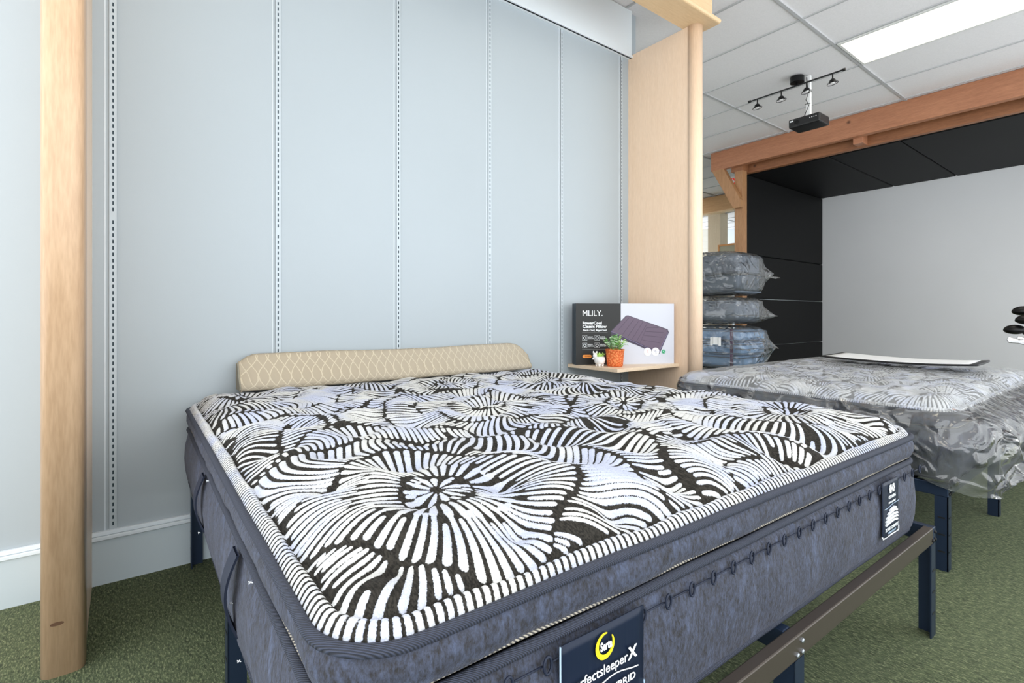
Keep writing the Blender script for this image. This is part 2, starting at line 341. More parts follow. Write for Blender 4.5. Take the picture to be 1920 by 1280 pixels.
def strokes():
    out = []
    for fi, (cx, cy, w) in enumerate(FL):
        rg = random.Random(31*fi+5); radii = [.005, rg.uniform(.06, .075)]
        while radii[-1] < 1.25: radii.append(radii[-1]+rg.uniform(.12, .19)*(1 if len(radii) > 2 else 1.1))
        bnd = [(r, (0 if k == 0 else .006 if k == 1 else rg.uniform(.02, .034)), rg.choice((3, 4, 5, 6)), rg.uniform(0, 6)) for k, r in enumerate(radii)]
        B = lambda k, th: bnd[k][0]+bnd[k][1]*math.sin(bnd[k][2]*th+bnd[k][3])
        for k in range(len(radii)-1):
            r0, r1 = radii[k], radii[k+1]
            n = 2*int(2*PI*r1/(.0225 if k else .019)/2); n = max(18, n); ph = rg.uniform(0, 6); curl = rg.uniform(-.35, .35); a = 2*PI/n; rs = .0125/a
            sc = [(rg.uniform(.3, 1), rg.choice((2, 3, 4)), rg.uniform(0, 6)) for _ in range(2)]
            for i in range(n):
                th = 2*PI*(i+rg.uniform(-.1, .1))/n+ph
                e0 = B(k, th)+.004+rg.uniform(0, .007); e1 = B(k+1, th)-.007-rg.uniform(0, .010)
                if i % 2 and e0 < rs: e0 = rs*rg.uniform(.95, 1.25)
                elif k > 1 and rg.random() < .10: e0 += (e1-e0)*rg.uniform(.2, .5)
                if e1-e0 < .012: continue
                P = []; S = 12
                for j in range(S+1):
                    tt = j/S; r = e0+(e1-e0)*tt
                    ben = sum(q[0]*math.sin(q[1]*th+q[2]) for q in sc)*.22*math.sin(PI*(r-r0)/(r1-r0))*(.3 if k < 2 else 1)*min(1, .12/r*1.6)+curl*(r-r0)/(r1-r0)*.4*min(1, .15/r)
                    x, y = cx+r*math.cos(th+ben), cy+r*math.sin(th+ben)
                    o, g = owner((x, y)); pit = a*r if r > rs else 2*a*r; x, y = warp(x, y)
                    P.append((x, y, min(.0078, max(.0015, pit*.325))*(.8 if j in (0,) else 1), o == fi and g > .012))
                run = []
                for p in P+[(0, 0, 0, False)]:
                    if p[3] and .030 < p[0] < LX-.030 and .030 < p[1] < LY-.030: run.append(p[:3])
                    else:
                        if len(run) > 1 and math.dist(run[0][:2], run[-1][:2]) > .010: out.append(run)
                        run = []
    # edge band: short strokes square to the border
    def band(x0, y0, dx, dy, nx, ny, L):
        n = int(L/.0142)
        for i in range(n):
            q = (i+.5)*L/n; bx, by = x0+dx*q, y0+dy*q; s = .3*math.sin(q*7)
            out.append([(bx, by, .0045), (bx+nx*.020+dx*s*.02, by+ny*.020+dy*s*.02, .0047)])
    band(.1, .002, 1, 0, 0, 1, LX-.2); band(.1, LY-.002, 1, 0, 0, -1, LX-.2); band(.002, .1, 0, 1, 1, 0, LY-.2); band(LX-.002, .1, 0, 1, -1, 0, LY-.2)
    for cx, cy, a0 in ((.1, .1, PI), (LX-.1, .1, 1.5*PI), (LX-.1, LY-.1, 0), (.1, LY-.1, .5*PI)):
        for i in range(10):
            a = a0+(i+.5)*PI/2/10; c_, s_ = math.cos(a), math.sin(a)
            out.append([(cx+.096*c_, cy+.096*s_, .0050), (cx+.078*c_, cy+.078*s_, .0042)])
    return out
STR = strokes()
def field(step):
    nx, ny = int(LX/step)+1, int(LY/step)+1; xs = np.linspace(0, LX, nx); ys = np.linspace(0, LY, ny)
    Fd = np.full((ny, nx), .02); hx, hy = LX/(nx-1), LY/(ny-1)
    for st in STR:
        for (ax, ay, ar), (bx, by, br) in zip(st, st[1:]):
            m = .012+max(ar, br); i0 = max(0, int((min(ax, bx)-m)/hx)); i1 = min(nx, int((max(ax, bx)+m)/hx)+2); j0 = max(0, int((min(ay, by)-m)/hy)); j1 = min(ny, int((max(ay, by)+m)/hy)+2)
            if i0 >= i1 or j0 >= j1: continue
            X, Y = np.meshgrid(xs[i0:i1], ys[j0:j1]); dx, dy = bx-ax, by-ay; L2 = dx*dx+dy*dy+1e-12
            tt = np.clip(((X-ax)*dx+(Y-ay)*dy)/L2, 0, 1); d = np.hypot(X-ax-tt*dx, Y-ay-tt*dy)-(ar+(br-ar)*tt)
            np.minimum(Fd[j0:j1, i0:i1], d, out=Fd[j0:j1, i0:i1])
    return xs, ys, Fd
def rsdf(X, Y, r=.095):
    qx = np.abs(X-LX/2)-(LX/2-r); qy = np.abs(Y-LY/2)-(LY/2-r)
    return np.hypot(np.maximum(qx, 0), np.maximum(qy, 0))+np.minimum(np.maximum(qx, qy), 0)-r
def top_height(X, Y, crown=.072):
    e = np.maximum(-rsdf(X, Y), 0)
    z = np.where(e < .03, .012*np.sin(PI*np.clip(e/.03, 0, 1)), 0)+np.where(e < .03, .014*e/.03, .014+(crown-.014)*(1-np.exp(-(e-.03)/.042)))
    px, py = .205, .19; k = np.zeros_like(z)
    for j in range(-1, 13):
        for i in range(-1, 12):
            cx = .12+px*i+(px/2 if j % 2 else 0)+.02*math.sin(i*3.1+j); cy = .10+py*j+.02*math.cos(j*2.3+i*1.7)
            if not (.04 < cx < LX-.04 and .04 < cy < LY-.04): continue
            d2 = (X-cx)**2+(Y-cy)**2; k += np.exp(-d2/(2*.045**2))*.031+np.exp(-d2/(2*.014**2))*.012
    fade = np.clip(e/.05, 0, 1)
    z = z-k*fade+fade*(.006*np.sin(X*17+2*np.sin(Y*9))*np.sin(Y*15+X*4)+.003*np.sin(X*41+Y*13))
    return z
def top_panel(step, mat, parent, z0, relief=.0016):
    xs, ys, Fd = field(step); X, Y = np.meshgrid(xs, ys); ny, nx = X.shape
    Z = top_height(X, Y)+relief*np.clip(-Fd/.003, -.6, 1)
    V = np.stack([X, Y, Z], -1).reshape(-1, 3); idx = np.arange(nx*ny).reshape(ny, nx)
    q = np.stack([idx[:-1, :-1], idx[:-1, 1:], idx[1:, 1:], idx[1:, :-1]], -1).reshape(-1, 4)
    ins = (rsdf(X, Y) < .001).ravel(); q = q[ins[q].all(1)]
    used = np.unique(q); mp = np.full(nx*ny, -1); mp[used] = np.arange(len(used)); me = np_mesh('top_panel', V[used], mp[q])
    at = me.attributes.new('stroke', 'FLOAT', 'POINT'); at.data.foreach_set('value', Fd.ravel()[used].astype(np.float32))
    return link('top_panel', me, mat, parent, smooth=True, loc=(0, 0, z0))
def perim(off, n=9, r=.095, seg=.03, wob=0):
    """points round the rounded rectangle grown by off"""
    P = []; R_ = r+off
    for (cx, cy, a0), (dx, dy, L) in zip(((LX-r, r, -PI/2), (LX-r, LY-r, 0), (r, LY-r, PI/2), (r, r, PI)), ((0, 1, LY-2*r), (-1, 0, LX-2*r), (0, -1, LY-2*r), (1, 0, LX-2*r))):
        for i in range(n): a = a0+PI/2*i/(n-1); P.append((cx+R_*math.cos(a), cy+R_*math.sin(a)))
        ex, ey = P[-1]; k_ = int(L/seg)
        for i in range(1, k_): P.append((ex+dx*L*i/k_, ey+dy*L*i/k_))
    return P
def skirt(bm, prof, mi=0, lump=0.0, seed=0):
    """prof: list of (offset, z); closed band round the mattress"""
    rows = []
    for off, z in prof:
        r_ = []
        for x, y in perim(off):
            l = lump*noise.noise(Vector((x*9+seed, y*9, z*9)))
            nx, ny = x-LX/2, y-LY/2; s = max(abs(nx)/LX, abs(ny)/LY)
            ex, ey = (math.copysign(1, nx), 0) if abs(nx)/LX > abs(ny)/LY else (0, math.copysign(1, ny))
            r_.append(bm.verts.new((x+ex*l, y+ey*l, z)))
        rows.append(r_)
    n = len(rows[0])
    for A, B in zip(rows, rows[1:]):
        for j in range(n): bm.faces.new((A[j], A[(j+1) % n], B[(j+1) % n], B[j])).material_index = mi
    return rows
def mattress(parent, step):
    bm = bmesh.new(); rows = skirt(bm, [(-.03, .0), (-.008, .004), (.004, .02), (.012, .06), (.015, .11), (.012, .16), (.004, .205), (-.008, .222)], lump=.006)
    bm.faces.new(rows[0][::-1]); bmobj('border', bm, M['velvet'], parent, smooth=True)
    bm = bmesh.new(); skirt(bm, [(-.012, .236), (.002, .243), (.009, .262), (.009, .280), (.003, .296), (-.004, .302)], lump=.008, seed=4); bmobj('pillow_top_gusset', bm, M['velvet'], parent, smooth=True)
    for nm, off, z, r, mt in (('binding_tape', .004, .302, .0085, 'tape'), ('binding_tape', .000, .226, .009, 'tape'), ('binding_tape', -.006, .010, .009, 'tape'), ('piping_cord', -.003, .2405, .0034, 'cord')):
        bm = bmesh.new(); tube(bm, [(x, y, z+.0025*noise.noise(Vector((x*4, y*4, z*30)))) for x, y in perim(off)], r, 8, closed=True); bmobj(nm, bm, M[mt], parent, smooth=True)
    return top_panel(step, M['knit'], parent, .302)

# ---------------------------------------------------------------- bed frames
def bed_frame(loc, wx, wy, label, ht=.357, nx=3, ny=3, rz=0):
    t = thing('bed_frame', loc, label, 'bed frame', 'metal platform bed frames', rz); m = M['navy_metal']
    def rail(nm, x0, x1, y0, y1):
        bm = bmesh.new(); box(bm, x0, x1, y0, y1, ht-.052, ht); return bmobj(nm, bm, M['rail'] if rz and nm == 'end_rail' else m, t, bevel=.003)
    rail('side_rail', 0, .026, 0, wy); rail('side_rail', wx-.026, wx, 0, wy); rail('centre_rail', wx/2-.015, wx/2+.015, .026, wy-.026)
    rail('end_rail', .026, wx-.026, 0, .026); rail('end_rail', .026, wx-.026, wy-.026, wy)
    for i in range(1, 10):
        y = wy*i/10; bm = bmesh.new(); box(bm, .026, wx-.026, y-.012, y+.012, ht-.028, ht-.010); bmobj('slat', bm, m, t)
    for i in range(nx):
        for j in range(ny):
            x = (0, wx/2-.0225, wx-.045)[i]; y = (0, wy/2-.0225, wy-.045)[j]
            if i == 0: x += .001
            bm = bmesh.new()
            if i == 1 and j == 1: box(bm, x+.005, x+.04, y+.005, y+.04, 0, ht-.052)
            else:                                          # angle-iron leg
                yy = y if j < 2 else y+.041; xx = x if i < 2 else x+.041
                box(bm, x, x+.045, yy, yy+.004, 0, ht-.052); box(bm, xx, xx+.004, y, y+.045, 0, ht-.052)
            for z in (.075, .145, .215):
                if j == 0: box(bm, x+.01, x+.034, y-.0012, y+.0005, z, z+.006, 1)
                if i == 0: box(bm, x-.0012, x+.0005, y+.01, y+.034, z, z+.006, 1)
            lg = bmobj('leg', bm, [m, M['black']], t)
            if j == 0:
                for bx, bz in ((.012, .012), (.034, .012), (.034, .036)):
                    bm = bmesh.new(); lathe(bm, [(.0055, 0), (.0055, .003), (.003, .005)], 10)
                    b = bmobj('bolt', bm, M['bolt'] if i == 1 else M['black_metal'], lg, rot=(PI/2, 0, 0)); b.location = (x+bx, y-.0, ht-.052+bz)
    return t
bed_frame((.207, .517, 0), 1.93, 2.02, 'dark steel bed frame under the uncovered patterned mattress, front rail showing', rz=math.radians(-.6))
bed_frame((2.69, .585, 0), 1.95, 1.32, 'dark blue steel bed frame under the plastic-wrapped mattress')

# ---------------------------------------------------------------- main mattress
mt = thing('mattress', (.185, .565, .3585), 'large uncovered mattress with black and white burst pattern and slate blue sides', 'mattress', rz=math.radians(-1.0))
top = mattress(mt, .0027)
# chain stitching below the tape on the foot side, and along both long sides
bm = bmesh.new()
for i in range(27):
    x = .09+i*.0685
    ring = [(x+.007*math.cos(a), -.0135, .196+.0125*math.sin(a)) for a in [2*PI*j/12 for j in range(12)]]
    tube(bm, ring, .0022, 6, closed=True)
    tube(bm, [(x+.008, -.0105, .196), (x+.0605, -.0105, .196)], .0016, 5)
bmobj('chain_stitching', bm, M['navy_band'], mt, smooth=True)
# strap handles on the left side and the far ones
def handle(y):
    bm = bmesh.new(); P = []
    for i in range(13):
        a = i/12; P.append((-.014-.022*math.sin(PI*a), y+.004*math.sin(PI*a), .215-.165*a))
    for a, b in zip(P, P[1:]):
        vs_ = [bm.verts.new((p[0]+dx, p[1]+dy, p[2])) for p in (a, b) for dx, dy in ((0, -.026), (0, .026), (.005, .026), (.005, -.026))]
        for f in ((0, 1, 5, 4), (1, 2, 6, 5), (2, 3, 7, 6), (3, 0, 4, 7)): bm.faces.new([vs_[q] for q in f])
    bmesh.ops.remove_doubles(bm, verts=bm.verts[:], dist=.0001)
    bmobj('strap_handle', bm, M['navy_band'], mt, smooth=False)
handle(.60); handle(1.22)
def thread(P):
    bm = bmesh.new(); tube(bm, P, .0008, 5); bmobj('loose_thread', bm, M['ink_white'], mt)
for y, z in ((.52, .035), (.62, .10), (1.28, .02), (.40, .235), (1.05, .24)):
    thread([(-.014, y, z), (-.020, y+.003, z+.003), (-.019, y+.005, z-.003), (-.015, y+.006, z+.001)])
for x, y in ((.56, .145), (.98, .135), (1.03, .33), (.30, .17), (1.20, .16)):
    zz = float(top_height(np.array([[x]]), np.array([[y]]))[0, 0])+.302
    thread([(x, y, zz-.002), (x+.006, y+.004, zz+.007), (x+.010, y-.002, zz+.004), (x+.003, y-.008, zz+.006)])

# big foot label: navy satin tag
k = NT('navy_satin'); k.b.inputs['Base Color'].default_value = srgb(10, 24, 46); k.b.inputs['Roughness'].default_value = .42; k.b.inputs['Sheen Weight'].default_value = .0
k.b.inputs['Specular IOR Level'].default_value = .3; k.bump(k.noise(k.coord((30, 1, 1)), 1.2, 2), .5, .004); M['satin'] = k.m
def cloth_tag(name, x0, x1, z0, z1, y=-.0185, n=12, nz=14, bulge=.006, slant=0.0):
    def surf(u, v): return (x0+(x1-x0)*u+slant*(1-v), y-bulge*math.sin(PI*u)*(.3+.7*(1-v))-.0012*math.sin(u*9+v*3)*(1-v), z0+(z1-z0)*v)
    bm = bmesh.new(); g = [[bm.verts.new(surf(i/n, j/nz)) for i in range(n+1)] for j in range(nz+1)]
    for j in range(nz):
        for i in range(n): bm.faces.new((g[j][i], g[j][i+1], g[j+1][i+1], g[j+1][i]))
    o = bmobj(name, bm, M['satin'], mt, smooth=True); s = o.modifiers.new('s', 'SOLIDIFY'); s.thickness = .0012; return o, surf
lab, surf = cloth_tag('brand_label', .315, .497, .012, .2175, bulge=.0025)
M['pale_edge'] = plain('pale_blue_edging', srgb(170, 192, 214), .5)
bm = bmesh.new(); tube(bm, [Vector(surf(0, v/10))+Vector((-.001, -.0005, 0)) for v in range(11)], .0014, 6)
tube(bm, [Vector(surf(1, v/10))+Vector((.001, -.0005, 0)) for v in range(0, 5)], .0014, 6); bmobj('edging', bm, M['pale_edge'], lab)
M['yellow'] = plain('yellow_print', srgb(246, 222, 30), .5)
bm = bmesh.new(); cx, cz = .402, .1900; A = []
for i in range(41):
    a = math.radians(78+318*i/40); w = .0009+.0028*math.sin(PI*i/40)**.9
    A.append((cx+.0178*math.cos(a), cz+.0178*math.sin(a), w, a))
prev = None
for x, z, w, a in A:
    p = [bm.verts.new((x-w*math.cos(a), -.0236, z-w*math.sin(a))), bm.verts.new((x+w*math.cos(a), -.0236, z+w*math.sin(a)))]
    if prev: bm.faces.new((prev[0], prev[1], p[1], p[0]))
    prev = p
o = bmobj('ring_emblem', bm, M['yellow'], lab); s = o.modifiers.new('s', 'SOLIDIFY'); s.thickness = .0006
FR = (PI/2, 0, 0)
text('Serta', .018, M['ink_white'], lab, (.3895, -.0250, .1845), FR, bold=.035, fit=.0255)
text('perfectsleeper', .0215, M['ink_white'], lab, (.326, -.0246, .1475), FR, bold=.004, fit=.124)
text('X', .027, M['ink_white'], lab, (.453, -.0246, .1475), FR, bold=.03)
text('HYBRID', .0155, M['ink_white'], lab, (.402, -.0246, .1135), FR, bold=.01, fit=.066)
bm = bmesh.new(); tube(bm, [(.345+.0132*i, -.0240, .134+.0045*math.sin(i*.7-2.5)) for i in range(11)], .0009, 5); bmobj('flourish', bm, M['ink_white'], lab)
# narrow label near the right corner
lab2, surf2 = cloth_tag('comfort_label', 1.535, 1.662, .055, .214, bulge=.002)
bm = bmesh.new(); tube(bm, [Vector(surf2(0, .04)), Vector(surf2(.03, 0)), Vector(surf2(.5, 0)), Vector(surf2(.97, 0)), Vector(surf2(1, .08))], .002, 6); bmobj('edging', bm, M['ink_white'], lab2)
for dx in (-.011, .011):
    for a in range(6):
        q = a*PI/3; bm = bmesh.new(); lathe(bm, [(.0045, 0), (.0045, .0006)], 8)
        b = bmobj('star_mark', bm, M['ink_white'], lab2, rot=FR); b.location = (1.598+dx+.0065*math.cos(q), -.0222, .191+.0065*math.sin(q)*1.4)
for z, s_ in ((.164, .012), (.150, .007)): text('COOLING' if s_ > .01 else 'KOOL COMFORT', s_, M['ink_white'], lab2, (1.598, -.0228, z), FR, align='CENTER', bold=.02)
bm = bmesh.new(); tube(bm, [(1.542, -.0220, .139), (1.57, -.0222, .139), (1.60, -.0222, .144), (1.656, -.0218, .145)], .0007, 5); bmobj('rule', bm, M['pale_edge'], lab2)
bm = bmesh.new()
for i, (z, w, dx) in enumerate(((.092, .046, 0), (.101, .046, .001), (.110, .044, .003), (.120, .036, .006), (.128, .024, .010))):
    tube(bm, [(1.598+dx-w, -.0222, z), (1.598+dx-w*.4, -.0226, z+.004), (1.598+dx+w*.3, -.0226, z+.005), (1.598+dx+w*.9, -.0222, z+.001)], .0032, 6)
bmobj('layer_drawing', bm, M['ink_white'], lab2)
text('ZONED COMFORT', .0125, M['ink_white'], lab2, (1.598, -.0226, .074), FR, align='CENTER', bold=.02, sx=.95)
text('PREMIUM SUPPORT', .007, M['pale_edge'], lab2, (1.598, -.0226, .064), FR, align='CENTER', bold=.01)

# ---------------------------------------------------------------- beige contour pillow along the head
t = thing('bolster_pillow', (.41, 2.455, .722), 'long beige lattice-quilted contour pillow lying across the head of the mattress', 'pillow')
bm = bmesh.new(); prof = [(.105, .004), (.112, .05), (.108, .115), (.098, .148), (.080, .156), (.062, .150), (.050, .135), (.040, .112), (.028, .085), (.012, .062), (-.004, .045), (-.013, .026), (-.012, .008), (-.002, .0)]
N = 60; rows = []
for i in range(N+1):
    u = i/N; x = 1.62*u; e = min(1, min(u, 1-u)*22); s = (1-.20*(1-e)**2); sag = .004*math.sin(u*9)
    if u > .92: s *= 1-.26*((u-.92)/.08)**2
    rows.append([bm.verts.new((x, (y-.05)*s+.05, z*(s if z > .02 else 1)+sag*(z/.15)+.003*noise.noise(Vector((x*6, y*20, z*20))))) for y, z in prof])
for A, B in zip(rows, rows[1:]):
    for j in range(len(prof)): bm.faces.new((A[j], A[(j+1) % len(prof)], B[(j+1) % len(prof)], B[j]))
bmobj('cover', bm, M['beige'], t, smooth=True)
for i, nm in ((0, -1), (N, 1)):
    u = i/N; s = .8 if i == 0 else .8*.74; bm = bmesh.new(); x = 1.62*u
    A = [bm.verts.new((x, (y-.05)*s+.05, z*(s if z > .02 else 1))) for y, z in prof]; B = [bm.verts.new((x+nm*.008, (y-.05)*s*.93+.05, z*s*.94+.003)) for y, z in prof]
    for j in range(len(prof)): bm.faces.new((A[j], A[(j+1) % len(prof)], B[(j+1) % len(prof)], B[j]))
    bm.faces.new(B); bmobj('end_panel', bm, M['beige_end'], t)
    bm = bmesh.new(); tube(bm, [(v_[0], v_[1], v_[2]) for v_ in [(x, (y-.05)*s+.05, z*(s if z > .02 else 1)) for y, z in prof]], .0028, 6, closed=True); bmobj('seam_piping', bm, M['beige'], t)

# ---------------------------------------------------------------- shelf, box, pots
ZS = .72
boxo('wall_shelf', 2.44, 3.0825, 2.126, YW-.007, ZS-.022, ZS, M['shelf'], bevel=.0015)
tag(bpy.data.objects['wall_shelf'], 'small pale wooden corner shelf fixed to the partition, holding the pillow box', 'shelf')
e = Vector((.883, -.469, 0)); BL, BH, BD = .705, .415, .085
bxo = thing('pillow_box', (2.415+.012, 2.477, ZS), 'black and white pillow box showing a purple pillow, leaning on the partition', 'box', rz=math.atan2(e.y, e.x))
M['box_black'] = plain('box_black_print', srgb(24, 23, 22), .5); M['box_side'] = plain('box_slate_side', srgb(44, 54, 62), .45); M['box_white'] = plain('box_white_print', srgb(200, 202, 212), .4)
bm = bmesh.new(); r = box(bm, 0, BL, 0, BD, 0, BH)
for f in bm.faces: f.material_index = 1 if f.normal.x < -.9 else (2 if f.normal.x > .9 or f.normal.z > .9 or f.normal.z < -.9 else 0)
bmobj('carton', bm, [M['box_white'], M['box_side'], M['box_white']], bxo)
def bu(cx): return (1030+cx/6.4-1075)/187*BL
def bv(cy): return (684-(540+cy/6.4))/118*BH
def flat(pts, y, m, parent, name, th=.0004):
    bm = bmesh.new(); prism(bm, [(p[0], p[1]) for p in pts], 'y', y-th, y); return bmobj(name, bm, m, parent)
fp = flat([(0, 0), (BL*.449, 0), (BL*.449, BH), (0, BH)], -.0001, M['box_black'], bxo, 'black_panel')
BT = lambda s, size, cx, cy, **k: text(s, size, M['ink_white'], fp, (bu(cx), -.0012, bv(cy)), FR, **k)
BT('MLILY.', .054, 362, 322, bold=.0, fit=.139)
BT('PowerCool', .027, 366, 425, bold=.03, fit=.134); BT('Classic Pillow', .027, 366, 468, bold=.03, fit=.169); BT('Starts Cool, Stays Cool', .018, 368, 508, bold=.03, shear=.2, fit=.169)
for (a, b) in ((524, 528), (730, 734)):
    flat([(bu(362), bv(b)), (bu(665), bv(b)), (bu(665), bv(a)), (bu(362), bv(a))], -.0006, plain('grey_rule', srgb(120, 120, 120), .5), fp, 'rule')
for cx, cy, w1, w2 in ((364, 562, 'INSTANT', 'COOLING'), (511, 562, 'ADAPTIVE', 'SUPPORT'), (364, 655, 'PRESSURE', 'RELIEVING'), (511, 655, 'WASHABLE', 'COVER')):
    bm = bmesh.new(); q = [(bu(cx), -.001, bv(cy)), (bu(cx+56), -.001, bv(cy)), (bu(cx+56), -.001, bv(cy+58)), (bu(cx), -.001, bv(cy+58))]; tube(bm, q, .0011, 4, closed=True)
    bm2 = bm; tube(bm2, [(bu(cx+28)+.009*math.cos(a), -.001, bv(cy+30)+.009*math.sin(a)) for a in [2*PI*i/8 for i in range(8)]], .0022, 4, closed=True)
    bmobj('feature_icon', bm2, M['ink_white'], fp)
    BT(w1, .011, cx+62, cy+26, bold=.01, fit=.036); BT(w2, .011, cx+62, cy+44, bold=.01, fit=.044)
pill = [(bu(366)+.0+(.012 if 0 else 0), 0)]
def stad(x0, x1, z0, z1, n=8):
    r = (z1-z0)/2; c = (z0+z1)/2
    return [(x1-r+r*math.cos(a), c+r*math.sin(a)) for a in [-PI/2+PI*i/n for i in range(n+1)]]+[(x0+r+r*math.cos(a), c+r*math.sin(a)) for a in [PI/2+PI*i/n for i in range(n+1)]]
ob = flat(stad(bu(366), bu(474), bv(836), bv(798)), -.0006, plain('orange_print', srgb(238, 150, 66), .5), fp, 'orange_badge')
text('QUEEN', .013, plain('badge_ink', srgb(150, 84, 30), .5), fp, (bu(392), -.0014, bv(823)), FR, bold=.02)
# printed pillow picture
M['purple'] = plain('purple_print', srgb(96, 80, 98), .5); M['purple_dark'] = plain('purple_shadow_print', srgb(62, 52, 72), .5)
pic = flat([(bu(a), bv(b)) for a, b in ((706, 510), (890, 318), (915, 315), (1405, 490), (1420, 530), (1300, 800), (1240, 790), (1030, 690), (730, 575), (704, 545))], -.0006, M['purple_dark'], bxo, 'printed_pillow')
flat([(bu(a), bv(b)) for a, b in ((716, 508), (893, 326), (918, 322), (1395, 496), (1405, 525), (1300, 760), (1265, 762), (1040, 655), (740, 525))], -.0010, M['purple'], pic, 'printed_pillow_top')
for a, b, c, d in ((790, 500, 925, 345), (850, 545, 985, 365), (905, 585, 1045, 385), (960, 615, 1095, 398), (1015, 640, 1150, 415), (1060, 660, 1140, 470), (1140, 468, 1290, 470), (1120, 515, 1350, 530), (1110, 565, 1330, 590), (1085, 620, 1300, 660)):
    bm = bmesh.new(); tube(bm, [(bu(a), -.0013, bv(b)), (bu(c), -.0013, bv(d))], .0009, 4); bmobj('printed_seam', bm, M['purple_dark'], pic)
bm = bmesh.new(); tube(bm, [(bu(a), -.0013, bv(b)) for a, b in ((712, 515), (850, 578), (1040, 668), (1265, 770), (1300, 765), (1408, 528))], .0014, 4); bmobj('printed_edge', bm, plain('lilac_print', srgb(140, 132, 170), .5), pic)
for cx, m_ in ((1155, srgb(240, 238, 240)), (1252, srgb(236, 236, 240)), (1353, srgb(40, 160, 110))):
    r_ = .028 if cx < 1300 else .014
    sl = flat([(bu(cx)+r_*math.cos(a), bv(770)+r_*math.sin(a)) for a in [2*PI*i/20 for i in range(20)]], -.0016, plain('seal_print', m_, .5), bxo, 'printed_seal')
    bm = bmesh.new(); q = [(bu(cx)+.006*math.sin(i*1.4), -.0022, bv(770)+.015*(i/3-1)*(.5 if cx > 1300 else 1)) for i in range(7)]; tube(bm, q, .0012, 4)
    bmobj('seal_mark', bm, plain('seal_ink', srgb(*((214, 120, 110), (120, 120, 140), (230, 240, 235))[(1155, 1252, 1353).index(cx)]), .5), sl)

# orange woven pot with leafy plant
def leaf(bm, base, d, L, w, mi=0, droop=.2):
    d = Vector(d).normalized(); s = d.cross(Vector((0, 0, 1)));
    if s.length < .01: s = Vector((1, 0, 0))
    s.normalize(); b = Vector(base); n_ = s.cross(d)
    pts = [(0, 0), (.3, .8), (.6, 1), (.85, .6), (1, 0)]
    Lf = []; Rt = []; C_ = []
    for a, ww in pts:
        c = b+d*L*a-Vector((0, 0, 1))*droop*L*a*a; C_.append(bm.verts.new(c))
        Lf.append(bm.verts.new(c+s*w*ww*.5+n_*w*.12)); Rt.append(bm.verts.new(c-s*w*ww*.5+n_*w*.12))
    for i in range(4):
        for A in ((C_[i], C_[i+1], Lf[i+1], Lf[i]), (C_[i], Rt[i], Rt[i+1], C_[i+1])):
            try: bm.faces.new(A).material_index = mi
            except ValueError: pass
k = NT('orange_woven_clay'); v = k.coord(); br = k.n('ShaderNodeTexVoronoi', i_Scale=95); k.l(v, br.inputs['Vector'])
k.l(k.ramp(br.outputs['Distance'], [(.1, srgb(250, 160, 96)), (.6, srgb(214, 100, 44))]), k.b.inputs['Base Color']); k.b.inputs['Roughness'].default_value = .6
inv = k.n('ShaderNodeMath', operation='SUBTRACT'); inv.inputs[0].default_value = 1; k.l(br.outputs['Distance'], inv.inputs[1]); k.bump(inv.outputs[0], 1, .006); M['orange_pot'] = k.m
M['soil'] = plain('potting_soil', srgb(60, 46, 34), .95)
t = pp = thing('potted_plant', (2.572, 2.262, ZS), 'bushy green plant in an orange woven pot on the corner shelf', 'plant')
bm = bmesh.new(); lathe(bm, [(.0, 0), (.040, 0), (.046, .004), (.050, .05), (.053, .088), (.055, .092), (.055, .100), (.048, .100), (.046, .088), (.0, .088)], 40)
bmobj('pot', bm, M['orange_pot'], t, smooth=True)
M['leaf_a'] = plain('leaf_pale_green', srgb(222, 242, 214), .5); M['leaf_b'] = plain('leaf_bright_green', srgb(206, 246, 132), .5); M['leaf_c'] = plain('leaf_deep_green', srgb(120, 184, 88), .5)
bm = bmesh.new(); rg = random.Random(3)
for i in range(19):
    a = rg.uniform(0, 2*PI); sp = rg.uniform(.2, 1); tip = Vector((math.cos(a)*.082*sp, math.sin(a)*.06*sp, .100+.068*(1.15-sp*.5)*rg.uniform(.6, 1.25)))
    st = Vector((math.cos(a)*.02, math.sin(a)*.02, .09)); tube(bm, [st, (st+tip)/2+Vector((0, 0, .008)), tip], .0009, 4, mi=2)
    mi = 1 if tip.x > .01 else 0
    for j in range(9):
        f_ = .35+.65*j/8; b = st.lerp(tip, f_); q = rg.uniform(0, 2*PI)
        leaf(bm, b, (math.cos(q), math.sin(q), rg.uniform(-.1, .8)), rg.uniform(.018, .030), rg.uniform(.014, .020) if mi == 0 else .010, rg.choice((mi, mi, 2)))
bmobj('foliage', bm, [M['leaf_a'], M['leaf_b'], M['leaf_c']], t)
pp.scale = (1.12,)*3
# white animal pot with grass tuft
t = thing('animal_planter', (2.492, 2.322, ZS), 'little white animal-shaped planter with a spiky grass tuft beside the orange pot', 'plant')
M['ceramic'] = plain('white_ceramic', srgb(238, 236, 234), .25)
bm = bmesh.new(); lathe(bm, [(.0, .012), (.022, .012), (.033, .024), (.037, .042), (.033, .058), (.029, .064), (.026, .062), (.024, .054), (.0, .052)], 28)
bmobj('body', bm, M['ceramic'], t, smooth=True)
for a in (.6, 2.2, 3.8, 5.4):
    bm = bmesh.new(); lathe(bm, [(.0075, 0), (.009, .006), (.010, .024)], 12, c=(.018*math.cos(a), .018*math.sin(a), 0)); bmobj('foot', bm, M['ceramic'], t, smooth=True)
dl = Vector((-.7955, .606, 0))
bm = bmesh.new(); hc = dl*.030+Vector((0, 0, .066)); bmesh.ops.create_icosphere(bm, subdivisions=3, radius=1)
for v_ in bm.verts: v_.co = hc+Vector((v_.co.x*.015, v_.co.y*.015, v_.co.z*.022))
hd = bmobj('head', bm, M['ceramic'], t, smooth=True)
